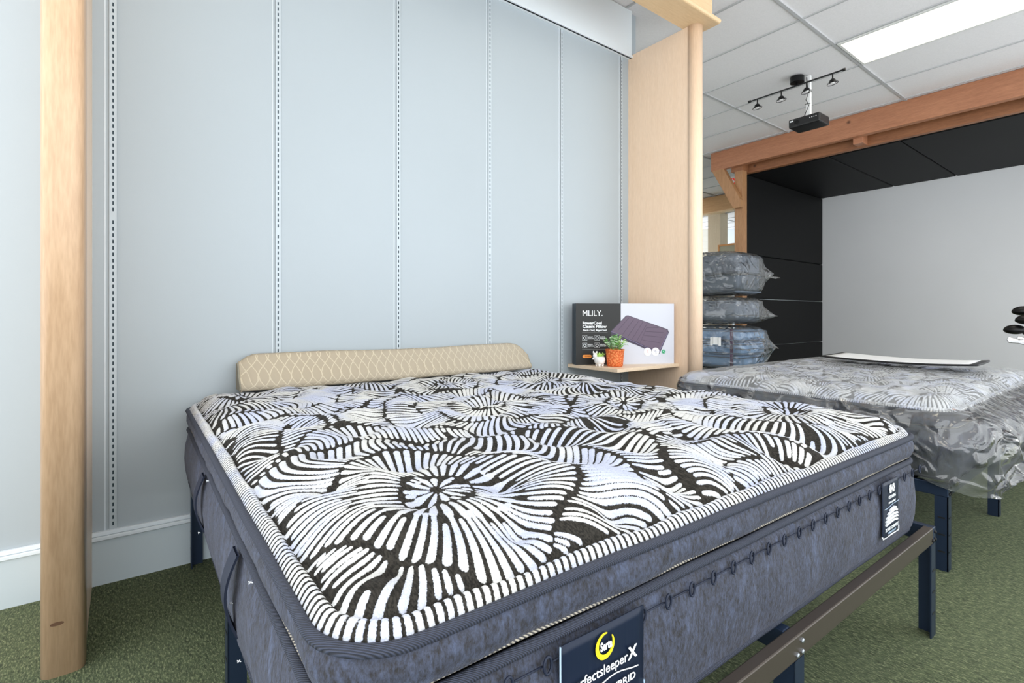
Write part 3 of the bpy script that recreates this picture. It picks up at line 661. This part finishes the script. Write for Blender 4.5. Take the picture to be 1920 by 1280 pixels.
for s_ in (-.008, .008):
    bm = bmesh.new(); tube(bm, [hc+dl*s_+Vector((0, 0, .014)), hc+dl*s_*1.3+Vector((0, 0, .026)), hc+dl*s_*1.5+Vector((0, 0, .034))], [.006, .005, .0015], 8); bmobj('ear', bm, M['ceramic'], hd, smooth=True)
bm = bmesh.new(); c = hc+dl*.012-Vector((0, 0, .016)); bmesh.ops.create_icosphere(bm, subdivisions=2, radius=.008)
for v_ in bm.verts: v_.co += c
bmobj('muzzle', bm, M['ceramic'], hd, smooth=True)
bm = bmesh.new()
for i in range(46):
    a = rg.uniform(0, 2*PI); s_ = rg.uniform(0, 1); leaf(bm, (math.cos(a)*.008, math.sin(a)*.008, .052), (math.cos(a)*s_, math.sin(a)*s_, 1.1), rg.uniform(.035, .052), .0045, 0, droop=.15)
bmobj('grass_tuft', bm, [M['leaf_b'], M['leaf_c']], t)

# ---------------------------------------------------------------- wrapped mattress on the second frame
mt2 = thing('mattress', (4.625, .575, .3585), 'second patterned mattress sealed in clear crinkled plastic, beyond the uncovered one', 'mattress', rz=PI/2)
SX, SY = 1.34, 1.90   # local x -> world Y, local y -> world -X
_LX, _LY = LX, LY
sc_root = mt2
def scaled_mattress(root, step):
    o = mattress(root, step)
    for c_ in root.children:
        c_.scale = (SX/LX, SY/LY, .93 if c_ is not o else .9); c_.location = (0, 0, .302*.93 if c_ is o else 0)
scaled_mattress(mt2, .0052)
# the bag, in world-aligned coordinates relative to its own Empty
def wr(p, a=1.0):
    v_ = Vector(p)
    return a*(.55*(abs(noise.noise(v_*3.1))*2-.5)+.35*(1-2*abs(noise.noise(v_*7.7)))+.14*(1-2*abs(noise.noise(v_*17.0))))
X0, X1, Y0, Y1 = 2.725, 4.625, .575, 1.915
def bag_ring(off, n=10, r=.11, seg=.02):
    P = []; R_ = r+off; seg = .012
    for (cx, cy, a0), (dx, dy, L) in zip(((X1-r, Y0+r, -PI/2), (X1-r, Y1-r, 0), (X0+r, Y1-r, PI/2), (X0+r, Y0+r, PI)), ((0, 1, Y1-Y0-2*r), (-1, 0, X1-X0-2*r), (0, -1, Y1-Y0-2*r), (1, 0, X1-X0-2*r))):
        for i in range(n): a = a0+PI/2*i/(n-1); P.append((cx+R_*math.cos(a), cy+R_*math.sin(a), math.cos(a), math.sin(a)))
        ex, ey, nx, ny = P[-1]; k_ = int(L/seg)
        for i in range(1, k_): P.append((ex+dx*L*i/k_, ey+dy*L*i/k_, nx, ny))
    return P
bm = bmesh.new(); base = bag_ring(.004); NV = 34; rows = []
for j in range(NV+1):
    v_ = j/NV; row = []
    for x, y, nx, ny in base:
        front = max(0, -ny)                                            # foot side towards the aisle hangs loose
        side = max(0, -nx)
        bot = .372 - .05*front*(1+math.sin(x*3.4-9.0)) + .02*noise.noise(Vector((x*3, y*3, 1)))
        zt = .665; z = zt+(bot-zt)*v_
        out = .012+.022*side*math.sin(PI*v_*.9)+front*(.035+.10*math.sin(PI*min(1, v_*1.05))**.8*math.exp(-((x-3.25)/.75)**2)) + (.03 if nx > .5 or ny > .5 else 0)*0
        if front: z -= .0
        w_ = wr((x*1.2, y*1.2, z*.9))*(.045+.06*front)*min(1, v_*3+.15)
        o_ = .010 if j == 0 else max(.012 if z > .36 else .006, out*min(1, v_*7)+w_); row.append(bm.verts.new((x+nx*o_, y+ny*o_, z)))
    rows.append(row)
n = len(base)
for A, B in zip(rows, rows[1:]):
    for j in range(n): bm.faces.new((A[j], A[(j+1) % n], B[(j+1) % n], B[j]))
PW = (X0, Y0, 0)
MI = (Matrix.Translation(mt2.location) @ Matrix.Rotation(PI/2, 4, 'Z')).inverted()
me_ = bmobj('plastic_cover', bm, M['film'], mt2, smooth=True); me_.matrix_parent_inverse = MI
me_['label'] = 'clear crinkled plastic bag hanging loose'
# top sheet
nx_, ny_ = 190, 134; Xg, Yg = np.meshgrid(np.linspace(X0-.01, X1+.01, nx_), np.linspace(Y0-.01, Y1+.01, ny_))
lx = np.clip((Yg-Y0)/SX*LX, 0, LX); ly = np.clip((X1-Xg)/SY*LY, 0, LY)
r_ = .115; qx = np.abs(Xg-(X0+X1)/2)-((X1-X0)/2+.015-r_); qy = np.abs(Yg-(Y0+Y1)/2)-((Y1-Y0)/2+.015-r_)
sd = np.hypot(np.maximum(qx, 0), np.maximum(qy, 0))+np.minimum(np.maximum(qx, qy), 0)-r_
base_z = .3585+.281+.068*(1-np.exp(-np.maximum(-sd-.005, 0)/.05))
W_ = np.array([[abs(noise.noise(Vector((a*4.0, b*4.0, 3.3))))*.010+(1-2*abs(noise.noise(Vector((a*9+b*2, b*9, 5)))))*.0035 for a, b in zip(ra, rb)] for ra, rb in zip(Xg, Yg)])
Zg = base_z+.012+W_; Zg = np.where(sd > -.03, Zg*(np.clip(-sd/.03, 0, 1))+(1-np.clip(-sd/.03, 0, 1))*.655, Zg)
V = np.stack([Xg, Yg, Zg], -1).reshape(-1, 3); idx = np.arange(nx_*ny_).reshape(ny_, nx_); q = np.stack([idx[:-1, :-1], idx[:-1, 1:], idx[1:, 1:], idx[1:, :-1]], -1).reshape(-1, 4)
ins = (sd < .008).ravel(); q = q[ins[q].all(1)]
ts = link('plastic_top_sheet', np_mesh('top_sheet', V, q), M['film_top'], mt2, smooth=True); ts.matrix_parent_inverse = MI
# curved white panel with black rim lying at the head
t = thing('edged_board', (4.13, 1.17, .737), 'white curved board with a black rim lying on the plastic-wrapped mattress', 'board')
def bpt(u, v_, dz=0):
    A = Vector((-.13, .42, 0)); B = Vector((.34, .44, 0)); C = Vector((-.28, -.46, 0)); D = Vector((.10, -.45, 0))
    p = (A*(1-u)+B*u)*(1-v_)+(C*(1-u)+D*u)*v_; p.z = .012+.020*(2*v_-1)**2*(1 if v_ > .5 else .5)+.010*(u-.3)**2+dz; return p
def sheet(u0, u1, v0, v1, dz, th, m, nm, par):
    bm = bmesh.new(); nu, nv = 6, 20
    T = [[bm.verts.new(bpt(u0+(u1-u0)*i/nu, v0+(v1-v0)*j/nv, dz)) for i in range(nu+1)] for j in range(nv+1)]
    for j in range(nv):
        for i in range(nu): bm.faces.new((T[j][i], T[j][i+1], T[j+1][i+1], T[j+1][i]))
    o = bmobj(nm, bm, m, par, smooth=True); s = o.modifiers.new('s', 'SOLIDIFY'); s.thickness = th; s.offset = 0; return o
sheet(0, 1, 0, 1, 0, .010, M['black'], 'rim', t); sheet(.07, .93, .035, .955, .0062, .002, M['white'], 'white_face', t)

# ---------------------------------------------------------------- stack of wrapped mattresses behind
M['blue_fabric'] = paint('light_blue_ticking', srgb(140, 172, 206), .7, .3, 90); M['grey_blue'] = paint('grey_blue_ticking', srgb(118, 128, 142), .7, .3, 90); M['slate_fab'] = paint('slate_ticking', srgb(104, 114, 128), .7, .3, 90)
M['seam'] = film('seam_film', .75, .3)
M['purple_band'] = plain('purple_strap', srgb(84, 30, 84), .6)
def bagged(z0, z1, y0, y1, x0, x1, inner, label, seam_z, tip, layers=1, strap=False):
    cx, cy, cz = (x0+x1)/2, (y0+y1)/2, (z0+z1)/2; hx, hy, hz = (x1-x0)/2, (y1-y0)/2, (z1-z0)/2
    t = thing('wrapped_mattress', (cx, cy, z0), label, 'mattress', 'bagged mattresses stacked behind the partition')
    g = .06
    for i in range(layers):
        a = .03+(2*hz-.07)*i/layers; b = .03+(2*hz-.07)*(i+1)/layers-.006
        bm = bmesh.new(); box(bm, -hx+g, hx-g, -hy+g, hy-g, a, b); o = bmobj('mattress_core', bm, inner, t, bevel=.035)
        o.modifiers['bevel'].segments = 4; o.modifiers['bevel'].width = min(.045, (b-a)*.35)
        bm = bmesh.new(); rr = [(-hx+g-.004, -hy+g+.03), (-hx+g+.03, -hy+g-.004), (hx-g, -hy+g-.004), (hx-g+.004, hy-g), (-hx+g-.004, hy-g)]
        for zz in (a+.02, b-.02): tube(bm, [(p[0], p[1], zz) for p in rr], .007, 6, closed=True)
        bmobj('edge_piping', bm, M['slate_fab'], o)
    if strap: boxo('strap', -hx+g-.008, -hx+g-.001, -hy+.17, -hy+.205, .03, 2*hz-.04, M['purple_band'], t)
    # film shell (superellipsoid with creases) and its welded seam flange
    nu, nv = 120, 36; bm = bmesh.new(); rows = []
    def pw(c_, e_): return math.copysign(abs(c_)**e_, c_)
    for j in range(nv+1):
        ph = -PI/2+PI*j/nv; row = []
        for i in range(nu):
            th = 2*PI*i/nu; x = (hx+.01)*pw(math.cos(ph), .30)*pw(math.cos(th), .22); y = (hy+.01)*pw(math.cos(ph), .30)*pw(math.sin(th), .22); z = hz+(hz-.003)*pw(math.sin(ph), .36)
            w_ = wr((x*1.6+z0*3, y*1.6, z*2.2), .035); s = 1+w_/max(.2, math.hypot(x, y)); row.append(bm.verts.new((x*s, y*s, max(.003, min(2*hz-.003, z+w_*.25)))))
        rows.append(row)
    for row in rows:
        for i, v_ in enumerate(row):
            th = 2*PI*i/nu; cor = max(0, abs(math.sin(2*th))-.45)/.55; k_ = math.exp(-((v_.co.z-(seam_z-z0))/.055)**2); gx_ = 1+(tip*.75*cor**3*k_+.03*k_-.03*(1-k_))/math.hypot(v_.co.x, v_.co.y)
            if math.hypot(v_.co.x, v_.co.y) > .25: v_.co.x *= gx_; v_.co.y *= gx_
    for A, B in zip(rows, rows[1:]):
        for j in range(nu): bm.faces.new((A[j], A[(j+1) % nu], B[(j+1) % nu], B[j]))
    sh = bmobj('plastic_bag', bm, M['film_bag'], t, smooth=True)
    bm = bmesh.new(); A = []; B = []; zs = seam_z-z0
    for i in range(160):
        th = 2*PI*i/160; x = hx*pw(math.cos(th), .22); y = hy*pw(math.sin(th), .22); cor = max(0, abs(math.sin(2*th))-.55)/.45
        e_ = .022+.018*noise.noise(Vector((x*8, y*8, z0)))+.03*cor**2; d = Vector((x, y, 0)).normalized(); w_ = .05*noise.noise(Vector((x*4, y*4, z0+2)))
        u0 = .02+tip*.7*cor**3; A.append(bm.verts.new((x+d.x*u0, y+d.y*u0, zs+w_*.4))); B.append(bm.verts.new((x+d.x*(u0+e_), y+d.y*(u0+e_), zs+w_*.4-.015*cor+.006*math.sin(i*1.7))))
    for i in range(160): bm.faces.new((A[i], A[(i+1) % 160], B[(i+1) % 160], B[i]))
    o = bmobj('welded_seam', bm, M['seam'], sh); s = o.modifiers.new('s', 'SOLIDIFY'); s.thickness = .002
bagged(1.27, 1.79, 2.90, 4.5, 5.3, 5.92, M['slate_fab'], 'slate mattress in a clear puffy bag, topmost of the stack behind the partition', 1.50, .16, 2)
bagged(.945, 1.27, 2.90, 4.5, 5.3, 5.92, M['grey_blue'], 'grey mattress in a clear bag, second from the top of the stack behind the partition', 1.06, .13, 1)
bagged(.44, .945, 2.84, 4.5, 5.3, 5.92, M['blue_fabric'], 'light blue mattress with a purple strap in a clear bag, third down the stack', .70, .06, 3, True)
bagged(.0, .44, 2.84, 4.5, 5.3, 5.92, M['blue_fabric'], 'light blue mattress in clear film at the bottom of the stack', .22, .08, 2)
bm = bmesh.new(); g = [[bm.verts.new((5.265-.006*math.sin(i*2), 3.10+.022*i, .74+.018*j-(.01*(i % 2) if j == 0 else 0)-.02*(j == 0)*abs(3-i)/3)) for i in range(7)] for j in range(5)]
for j in range(4):
    for i in range(6): bm.faces.new((g[j][i], g[j][i+1], g[j+1][i+1], g[j+1][i]))
o = bmobj('paper_label', bm, M['white']); s = o.modifiers.new('s', 'SOLIDIFY'); s.thickness = .001
tag(o, 'torn white paper slip stuck on the bag of the light blue mattress', 'paper slip')

# ---------------------------------------------------------------- golf bay: timber frame, pads, screen
bay = thing('timber_frame', (6.7, 3.76, 0), 'knotty brown timber portal framing the black padded bay', 'timber frame')
def tb(nm, x0, x1, y0, y1, z0, z1, m, par=bay, bev=.004): return boxo(nm, x0-6.7, x1-6.7, y0-3.76, y1-3.76, z0, z1, m, par, bevel=bev)
tb('front_beam', 6.70, 6.78, -2.2, 4.10, 3.11, H+.008, M['pine_y'])
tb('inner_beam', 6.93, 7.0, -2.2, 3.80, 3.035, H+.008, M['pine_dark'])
tb('post', 6.78, 6.90, 3.675, 3.79, 0, 3.055, M['pine_z'])
tb('post', 6.76, 6.90, -2.0, -1.85, 0, 3.1, M['pine_z'])
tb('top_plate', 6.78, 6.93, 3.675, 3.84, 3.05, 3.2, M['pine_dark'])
for y in (2.29, .75, -.8): tb('cross_block', 6.78, 6.93, y-.05, y+.05, 3.045, 3.17, M['pine_y'])
bm = bmesh.new(); prism(bm, [(4.085-3.76, 3.112), (3.91-3.76, 3.112), (3.66-3.76, 2.635), (3.66-3.76, 2.53), (3.765-3.76, 2.53)], 'x', .0, .078); bmobj('brace', bm, M['pine_z'], bay, bevel=.003)
def pad(nm, x0, x1, y0, y1, z0, z1, label):
    o = boxo(nm, x0, x1, y0, y1, z0, z1, M['black_panel'], bevel=.018); o.modifiers['bevel'].segments = 4
    tag(o, label, 'wall pad', 'black padding in the bay'); return o
YP = 3.70
for z0, z1, lb in ((1.915, 3.028, 'tall black padded panel, uppermost on the side of the bay'), (1.295, 1.91, 'black padded panel in the middle of the bay side, below the tall one'), (.62, 1.29, 'black padded panel low on the bay side behind the stacked bags'), (0.0, .615, 'black padded panel at floor level on the bay side')):
    pad('wall_pad', 6.92, 9.42, YP, YP+.07, z0, z1, lb)
for y0, y1, lb in ((2.70, 3.77, 'black padded ceiling panel in the inner left corner of the bay'), (1.96, 2.69, 'black padded ceiling panel between the two seams over the screen'), (.2, 1.95, 'black padded ceiling panel nearest the right picture edge')):
    pad('ceiling_pad', 7.02, 9.42, y0, y1, 3.03, 3.09, lb)
pad('ceiling_pad', 7.02, 9.42, -1.9, .19, 3.03, 3.09, 'black padded ceiling panel beyond the right picture edge')
o = boxo('impact_screen', 9.43, 9.47, -2.2, 3.76, 0, 3.12, M['screen']); tag(o, 'large blank light grey projection screen at the back of the padded bay', 'screen')

# ---------------------------------------------------------------- projector, track light, troffer
pj = thing('projector', (5.26, 2.19, 2.865), 'black projector hanging from a white pole under the ceiling', 'projector')
bm = bmesh.new(); box(bm, -.11, .11, -.14, .14, 0, .085); bd = bmobj('housing', bm, M['black'], pj, bevel=.012)
bm = bmesh.new(); box(bm, -.016, .016, -.02, .02, .085, H-2.865); bmobj('ceiling_pole', bm, M['white'], pj, bevel=.003)
bm = bmesh.new(); box(bm, -.05, .05, -.05, .05, .085, .095); tube(bm, [(-.08, -.1, .085), (0, 0, .1), (-.08, .12, .085)], .006, 6); bmobj('mount_plate', bm, M['black_metal'], pj)
bm = bmesh.new(); tube(bm, [(-.02, .01, .48), (-.03, .0, .40), (-.022, -.01, .33), (-.032, .012, .26), (-.026, -.012, .20), (-.036, .01, .14), (-.03, .03, .10)], .0035, 6)
for z in (.22, .34): tube(bm, [(-.02, -.026, z), (-.022, .026, z+.004)], .003, 5)
bmobj('cable', bm, M['black'], pj)
bm = bmesh.new()
for i in range(4): box(bm, -.112, -.1095, -.06-.018*i, -.052-.018*i, .05, .056)
bmobj('status_lights', bm, M['ink_white'], bd)
bm = bmesh.new(); box(bm, -.112, -.1095, .095, .125, .055, .068); bmobj('badge', bm, M['ink_white'], bd)
bm = bmesh.new(); lathe(bm, [(.022, 0), (.022, .004), (.016, .006)], 20); l_ = bmobj('lens_ring', bm, M['black_metal'], bd, rot=(0, -PI/2, 0)); l_.location = (-.11, .06, .04)
tl = thing('track_light', (5.20, 2.27, H), 'black ceiling track light with four small spotlights above the projector', 'track light')
bm = bmesh.new(); lathe(bm, [(.0, 0), (.062, 0), (.062, -.055), (.0, -.055)], 32); bmobj('canopy', bm, M['black_metal'], tl, smooth=False)
bm = bmesh.new(); tube(bm, [(-.01, .47, -.085), (-.01, -.41, -.085)], .008, 8); tube(bm, [(-.01, .48, -.085), (-.01, .455, -.085)], .013, 10); tube(bm, [(-.01, -.42, -.085), (-.01, -.395, -.085)], .013, 10); tube(bm, [(0, -.0, -.05), (-.01, 0, -.085)], .012, 8); bmobj('rail', bm, M['black_metal'], tl)
M['bulb'] = plain('frosted_bulb', srgb(205, 205, 205), .3, emis=.35)
for y in (.385, .145, -.09, -.315):
    bm = bmesh.new(); c = (-.01, y, 0); tube(bm, [(-.01, y, -.085), (-.01, y, -.140)], .006, 8)
    lathe(bm, [(.0, -.135), (.016, -.137), (.026, -.150), (.030, -.168), (.026, -.170)], 16, c=c)
    hd = bmobj('spotlight', bm, M['black_metal'], tl, smooth=False)
    bm = bmesh.new(); tube(bm, [(-.01+.044*math.cos(a), y+.044*math.sin(a), -.178+.008*math.cos(a+1)) for a in [2*PI*i/24 for i in range(24)]], .0028, 6, closed=True)
    for a in (.3, 2.4, 4.5): tube(bm, [(-.01+.028*math.cos(a), y+.028*math.sin(a), -.165), (-.01+.044*math.cos(a), y+.044*math.sin(a), -.178)], .002, 5)
    bmobj('wire_ring', bm, M['black_metal'], hd)
    bm = bmesh.new(); lathe(bm, [(.0, -.178), (.014, -.176), (.023, -.168)], 14, c=c); bmobj('bulb', bm, M['bulb'], hd, smooth=True)
# fluorescent troffers (the one in view and unseen ones added to brighten the room)
k = NT('troffer_diffuser'); v = k.coord(); sp = k.n('ShaderNodeSeparateXYZ'); k.l(v, sp.inputs[0])
mu = k.n('ShaderNodeMath', operation='MULTIPLY'); k.l(sp.outputs['X'], mu.inputs[0]); mu.inputs[1].default_value = 2*PI/.28
cs = k.n('ShaderNodeMath', operation='COSINE'); k.l(mu.outputs[0], cs.inputs[0])
ng = k.n('ShaderNodeMapRange'); k.l(cs.outputs[0], ng.inputs['Value']); ng.inputs['From Min'].default_value = 1; ng.inputs['From Max'].default_value = -1; ng.inputs['To Min'].default_value = 2.6; ng.inputs['To Max'].default_value = 7
k.b.inputs['Base Color'].default_value = (.8, .8, .78, 1); k.b.inputs['Emission Color'].default_value = srgb(255, 246, 226); k.l(ng.outputs[0], k.b.inputs['Emission Strength']); M['diffuser'] = k.m
M['tro_frame'] = plain('white_troffer_frame', srgb(225, 225, 222), .4)
def troffer(x, y, label, grp='ceiling troffers'):
    t = thing('ceiling_light', (x, y, H), label, 'ceiling light', grp)
    bm = bmesh.new()
    for a in (((-.29, -.265), (-.6, .6)), ((.265, .29), (-.6, .6)), ((-.265, .265), (-.6, -.58)), ((-.265, .265), (.58, .6))): box(bm, a[0][0], a[0][1], a[1][0], a[1][1], -.006, .010)
    bmobj('frame', bm, M['tro_frame'], t); boxo('diffuser', -.265, .265, -.58, .58, -.001, .006, M['diffuser'], t)
troffer(5.13, 1.19, 'long bright ceiling light panel at the upper right of the picture')
troffer(5.13, 4.85, 'added unseen ceiling light panel above the stacked bags, behind the partition')  # unseen lamp, added to light the stack and the back
troffer(7.54, 6.4, 'added unseen ceiling light panel far back beyond the stacked bags')  # unseen lamp, added to brighten the far region
for i, (x, y) in enumerate(((.3, .6), (2.72, .6), (7.54, .6), (8.75, 6.75))):
    troffer(x, y-.01, ('added unseen ceiling light panel over the near left of the room, above the picture', 'added unseen ceiling light panel over the aisle, above the picture', 'added unseen ceiling light panel over the padded bay front, right of the picture', 'added unseen ceiling light panel over the far end of the room')[i])  # unseen lamps, added for more light in the room

# ---------------------------------------------------------------- room beyond
bm = bmesh.new(); box(bm, 13.0, 13.1, 1.0, 8.0, 0, H+.01); struct(bmobj('wall_far', bm, paint('far_wall_paint', srgb(214, 222, 228), .6)))
bm = bmesh.new(); box(bm, -1.3, 9.0, 7.9, 8.0, 0, H+.01); struct(bmobj('wall_side', bm, paint('side_wall_paint', srgb(206, 208, 206), .6)))
t = thing('wooden_header', (9.15, 5.0, 3.06), 'tan wooden header board far back, left of the timber bay', 'header')
boxo('board', -.03, .03, -1.2, 2.6, .0, H-3.06, wood('tan_header', srgb(196, 152, 106), srgb(210, 168, 122), (9, .5, 9), .4), t)
boxo('lower_lip', -.07, .07, -1.2, 2.6, -.03, .0, M['maple_x'], t)
t = tag(boxo('storage_column', 10.6, 10.9, 6.26, 6.56, 0, H, wood('pale_taupe_laminate', srgb(188, 172, 146), srgb(200, 184, 158), (9, 9, .6), .5)), 'pale taupe column far back, seen left of the timber bay', 'column')
t = thing('slatwall_display', (10.95, 7.3, 0), 'white slatted display wall lit brightly far back', 'display wall')
bm = bmesh.new(); box(bm, 0, .04, -.7, .5, 0, 3.1)
for i in range(20): box(bm, -.012, 0, -.7, .5, .1+.15*i, .22+.15*i)
bmobj('slats', bm, plain('bright_white', srgb(246, 246, 240), .5), t)
t = thing('picture_frame', (10.5, 5.98, 2.06), 'small wood-framed picture far back just above the stacked bags', 'picture frame')
bm = bmesh.new()
for a in ((-.28, .28, .52, .56), (-.28, .28, 0, .04), (-.28, -.24, .04, .52), (.24, .28, .04, .52)): box(bm, 0, .03, a[0], a[1], a[2], a[3])
bmobj('frame', bm, wood('oak_frame', srgb(176, 120, 70), srgb(198, 146, 92), (3, 3, 3), .4), t); boxo('picture', .01, .02, -.24, .24, .04, .52, plain('dim_picture', srgb(150, 146, 124), .5), t)
bm = bmesh.new(); box(bm, 0, .06, -.03, .03, -2.06, 0); bmobj('stand', bm, M['maple'], t)
t = thing('exit_sign', (7.6, 4.21, 3.06), 'white exit sign with red letters seen through the timber brace', 'sign')
boxo('housing', 0, .05, -.16, .16, .0, .17, M['white'], t, bevel=.004)
boxo('ceiling_stem', .015, .035, -.02, .02, .17, H-3.06, M['white'], t)
text('EXIT', .17, plain('exit_red', srgb(220, 60, 50), .5, emis=.3), t, (-.002, .145, .025), (PI/2, 0, -PI/2), bold=.02, fit=.29)

# ---------------------------------------------------------------- golf bag and clubs at the right edge
gx, gy = 5.35, .665
gb = thing('golf_bag', (gx, gy-.15, 0), 'black golf bag standing beyond the wrapped mattress, mostly outside the right edge', 'golf bag')
bm = bmesh.new(); lathe(bm, [(.0, 0), (.125, 0), (.13, .04), (.115, .4), (.12, .74), (.13, .76), (.13, .80), (.118, .80), (.112, .76), (.0, .74)], 28); bmobj('body', bm, M['black'], gb, smooth=True)
bm = bmesh.new(); box(bm, -.16, -.10, -.07, .07, .15, .55); bmobj('pocket', bm, M['black'], gb, bevel=.02)
def club(dx, dy, ztop, kind, label):
    t = thing('golf_club', (gx+dx, gy+dy, .75), label, 'golf club', 'clubs in the golf bag'); h_ = ztop-.75
    bm = bmesh.new(); tube(bm, [(-dx*.6, -.15-dy*.6, 0), (0, 0, h_)], .0055, 8); bmobj('shaft', bm, M['chrome'] if kind == 'iron' else M['black_metal'], t)
    bm = bmesh.new()
    if kind == 'wood':
        bmesh.ops.create_icosphere(bm, subdivisions=3, radius=1)
        for v_ in bm.verts: v_.co = Vector((v_.co.x*.05, .035+v_.co.y*.066, h_+.012+(v_.co.z*.042 if v_.co.z > 0 else v_.co.z*.03)))
        bmobj('club_head', bm, M['black_metal'], t, smooth=True)
    else:
        pl = [(-.006, h_-.03), (.01, h_-.03), (.03, h_-.022), (.085, h_-.02), (.095, h_+.005), (.085, h_+.028), (.03, h_+.006), (.0, h_+.01)]
        prism(bm, pl, 'x', -.009, .009); bmobj('club_head', bm, M['chrome'], t, bevel=.004)
club(.03, .03, 1.07, 'wood', 'black-headed wood, tallest club in the bag at the right edge'); club(-.055, .0, 1.005, 'wood', 'smaller black-headed wood just below the tallest club')
club(-.01, .07, .93, 'wood', 'flat black hybrid club head above the chrome irons'); club(-.075, .045, .868, 'iron', 'chrome iron reaching furthest left at the right picture edge'); club(-.025, .0, .872, 'iron', 'chrome iron half hidden behind the other one'); club(.06, -.04, .84, 'iron', 'chrome iron at the back of the bag')
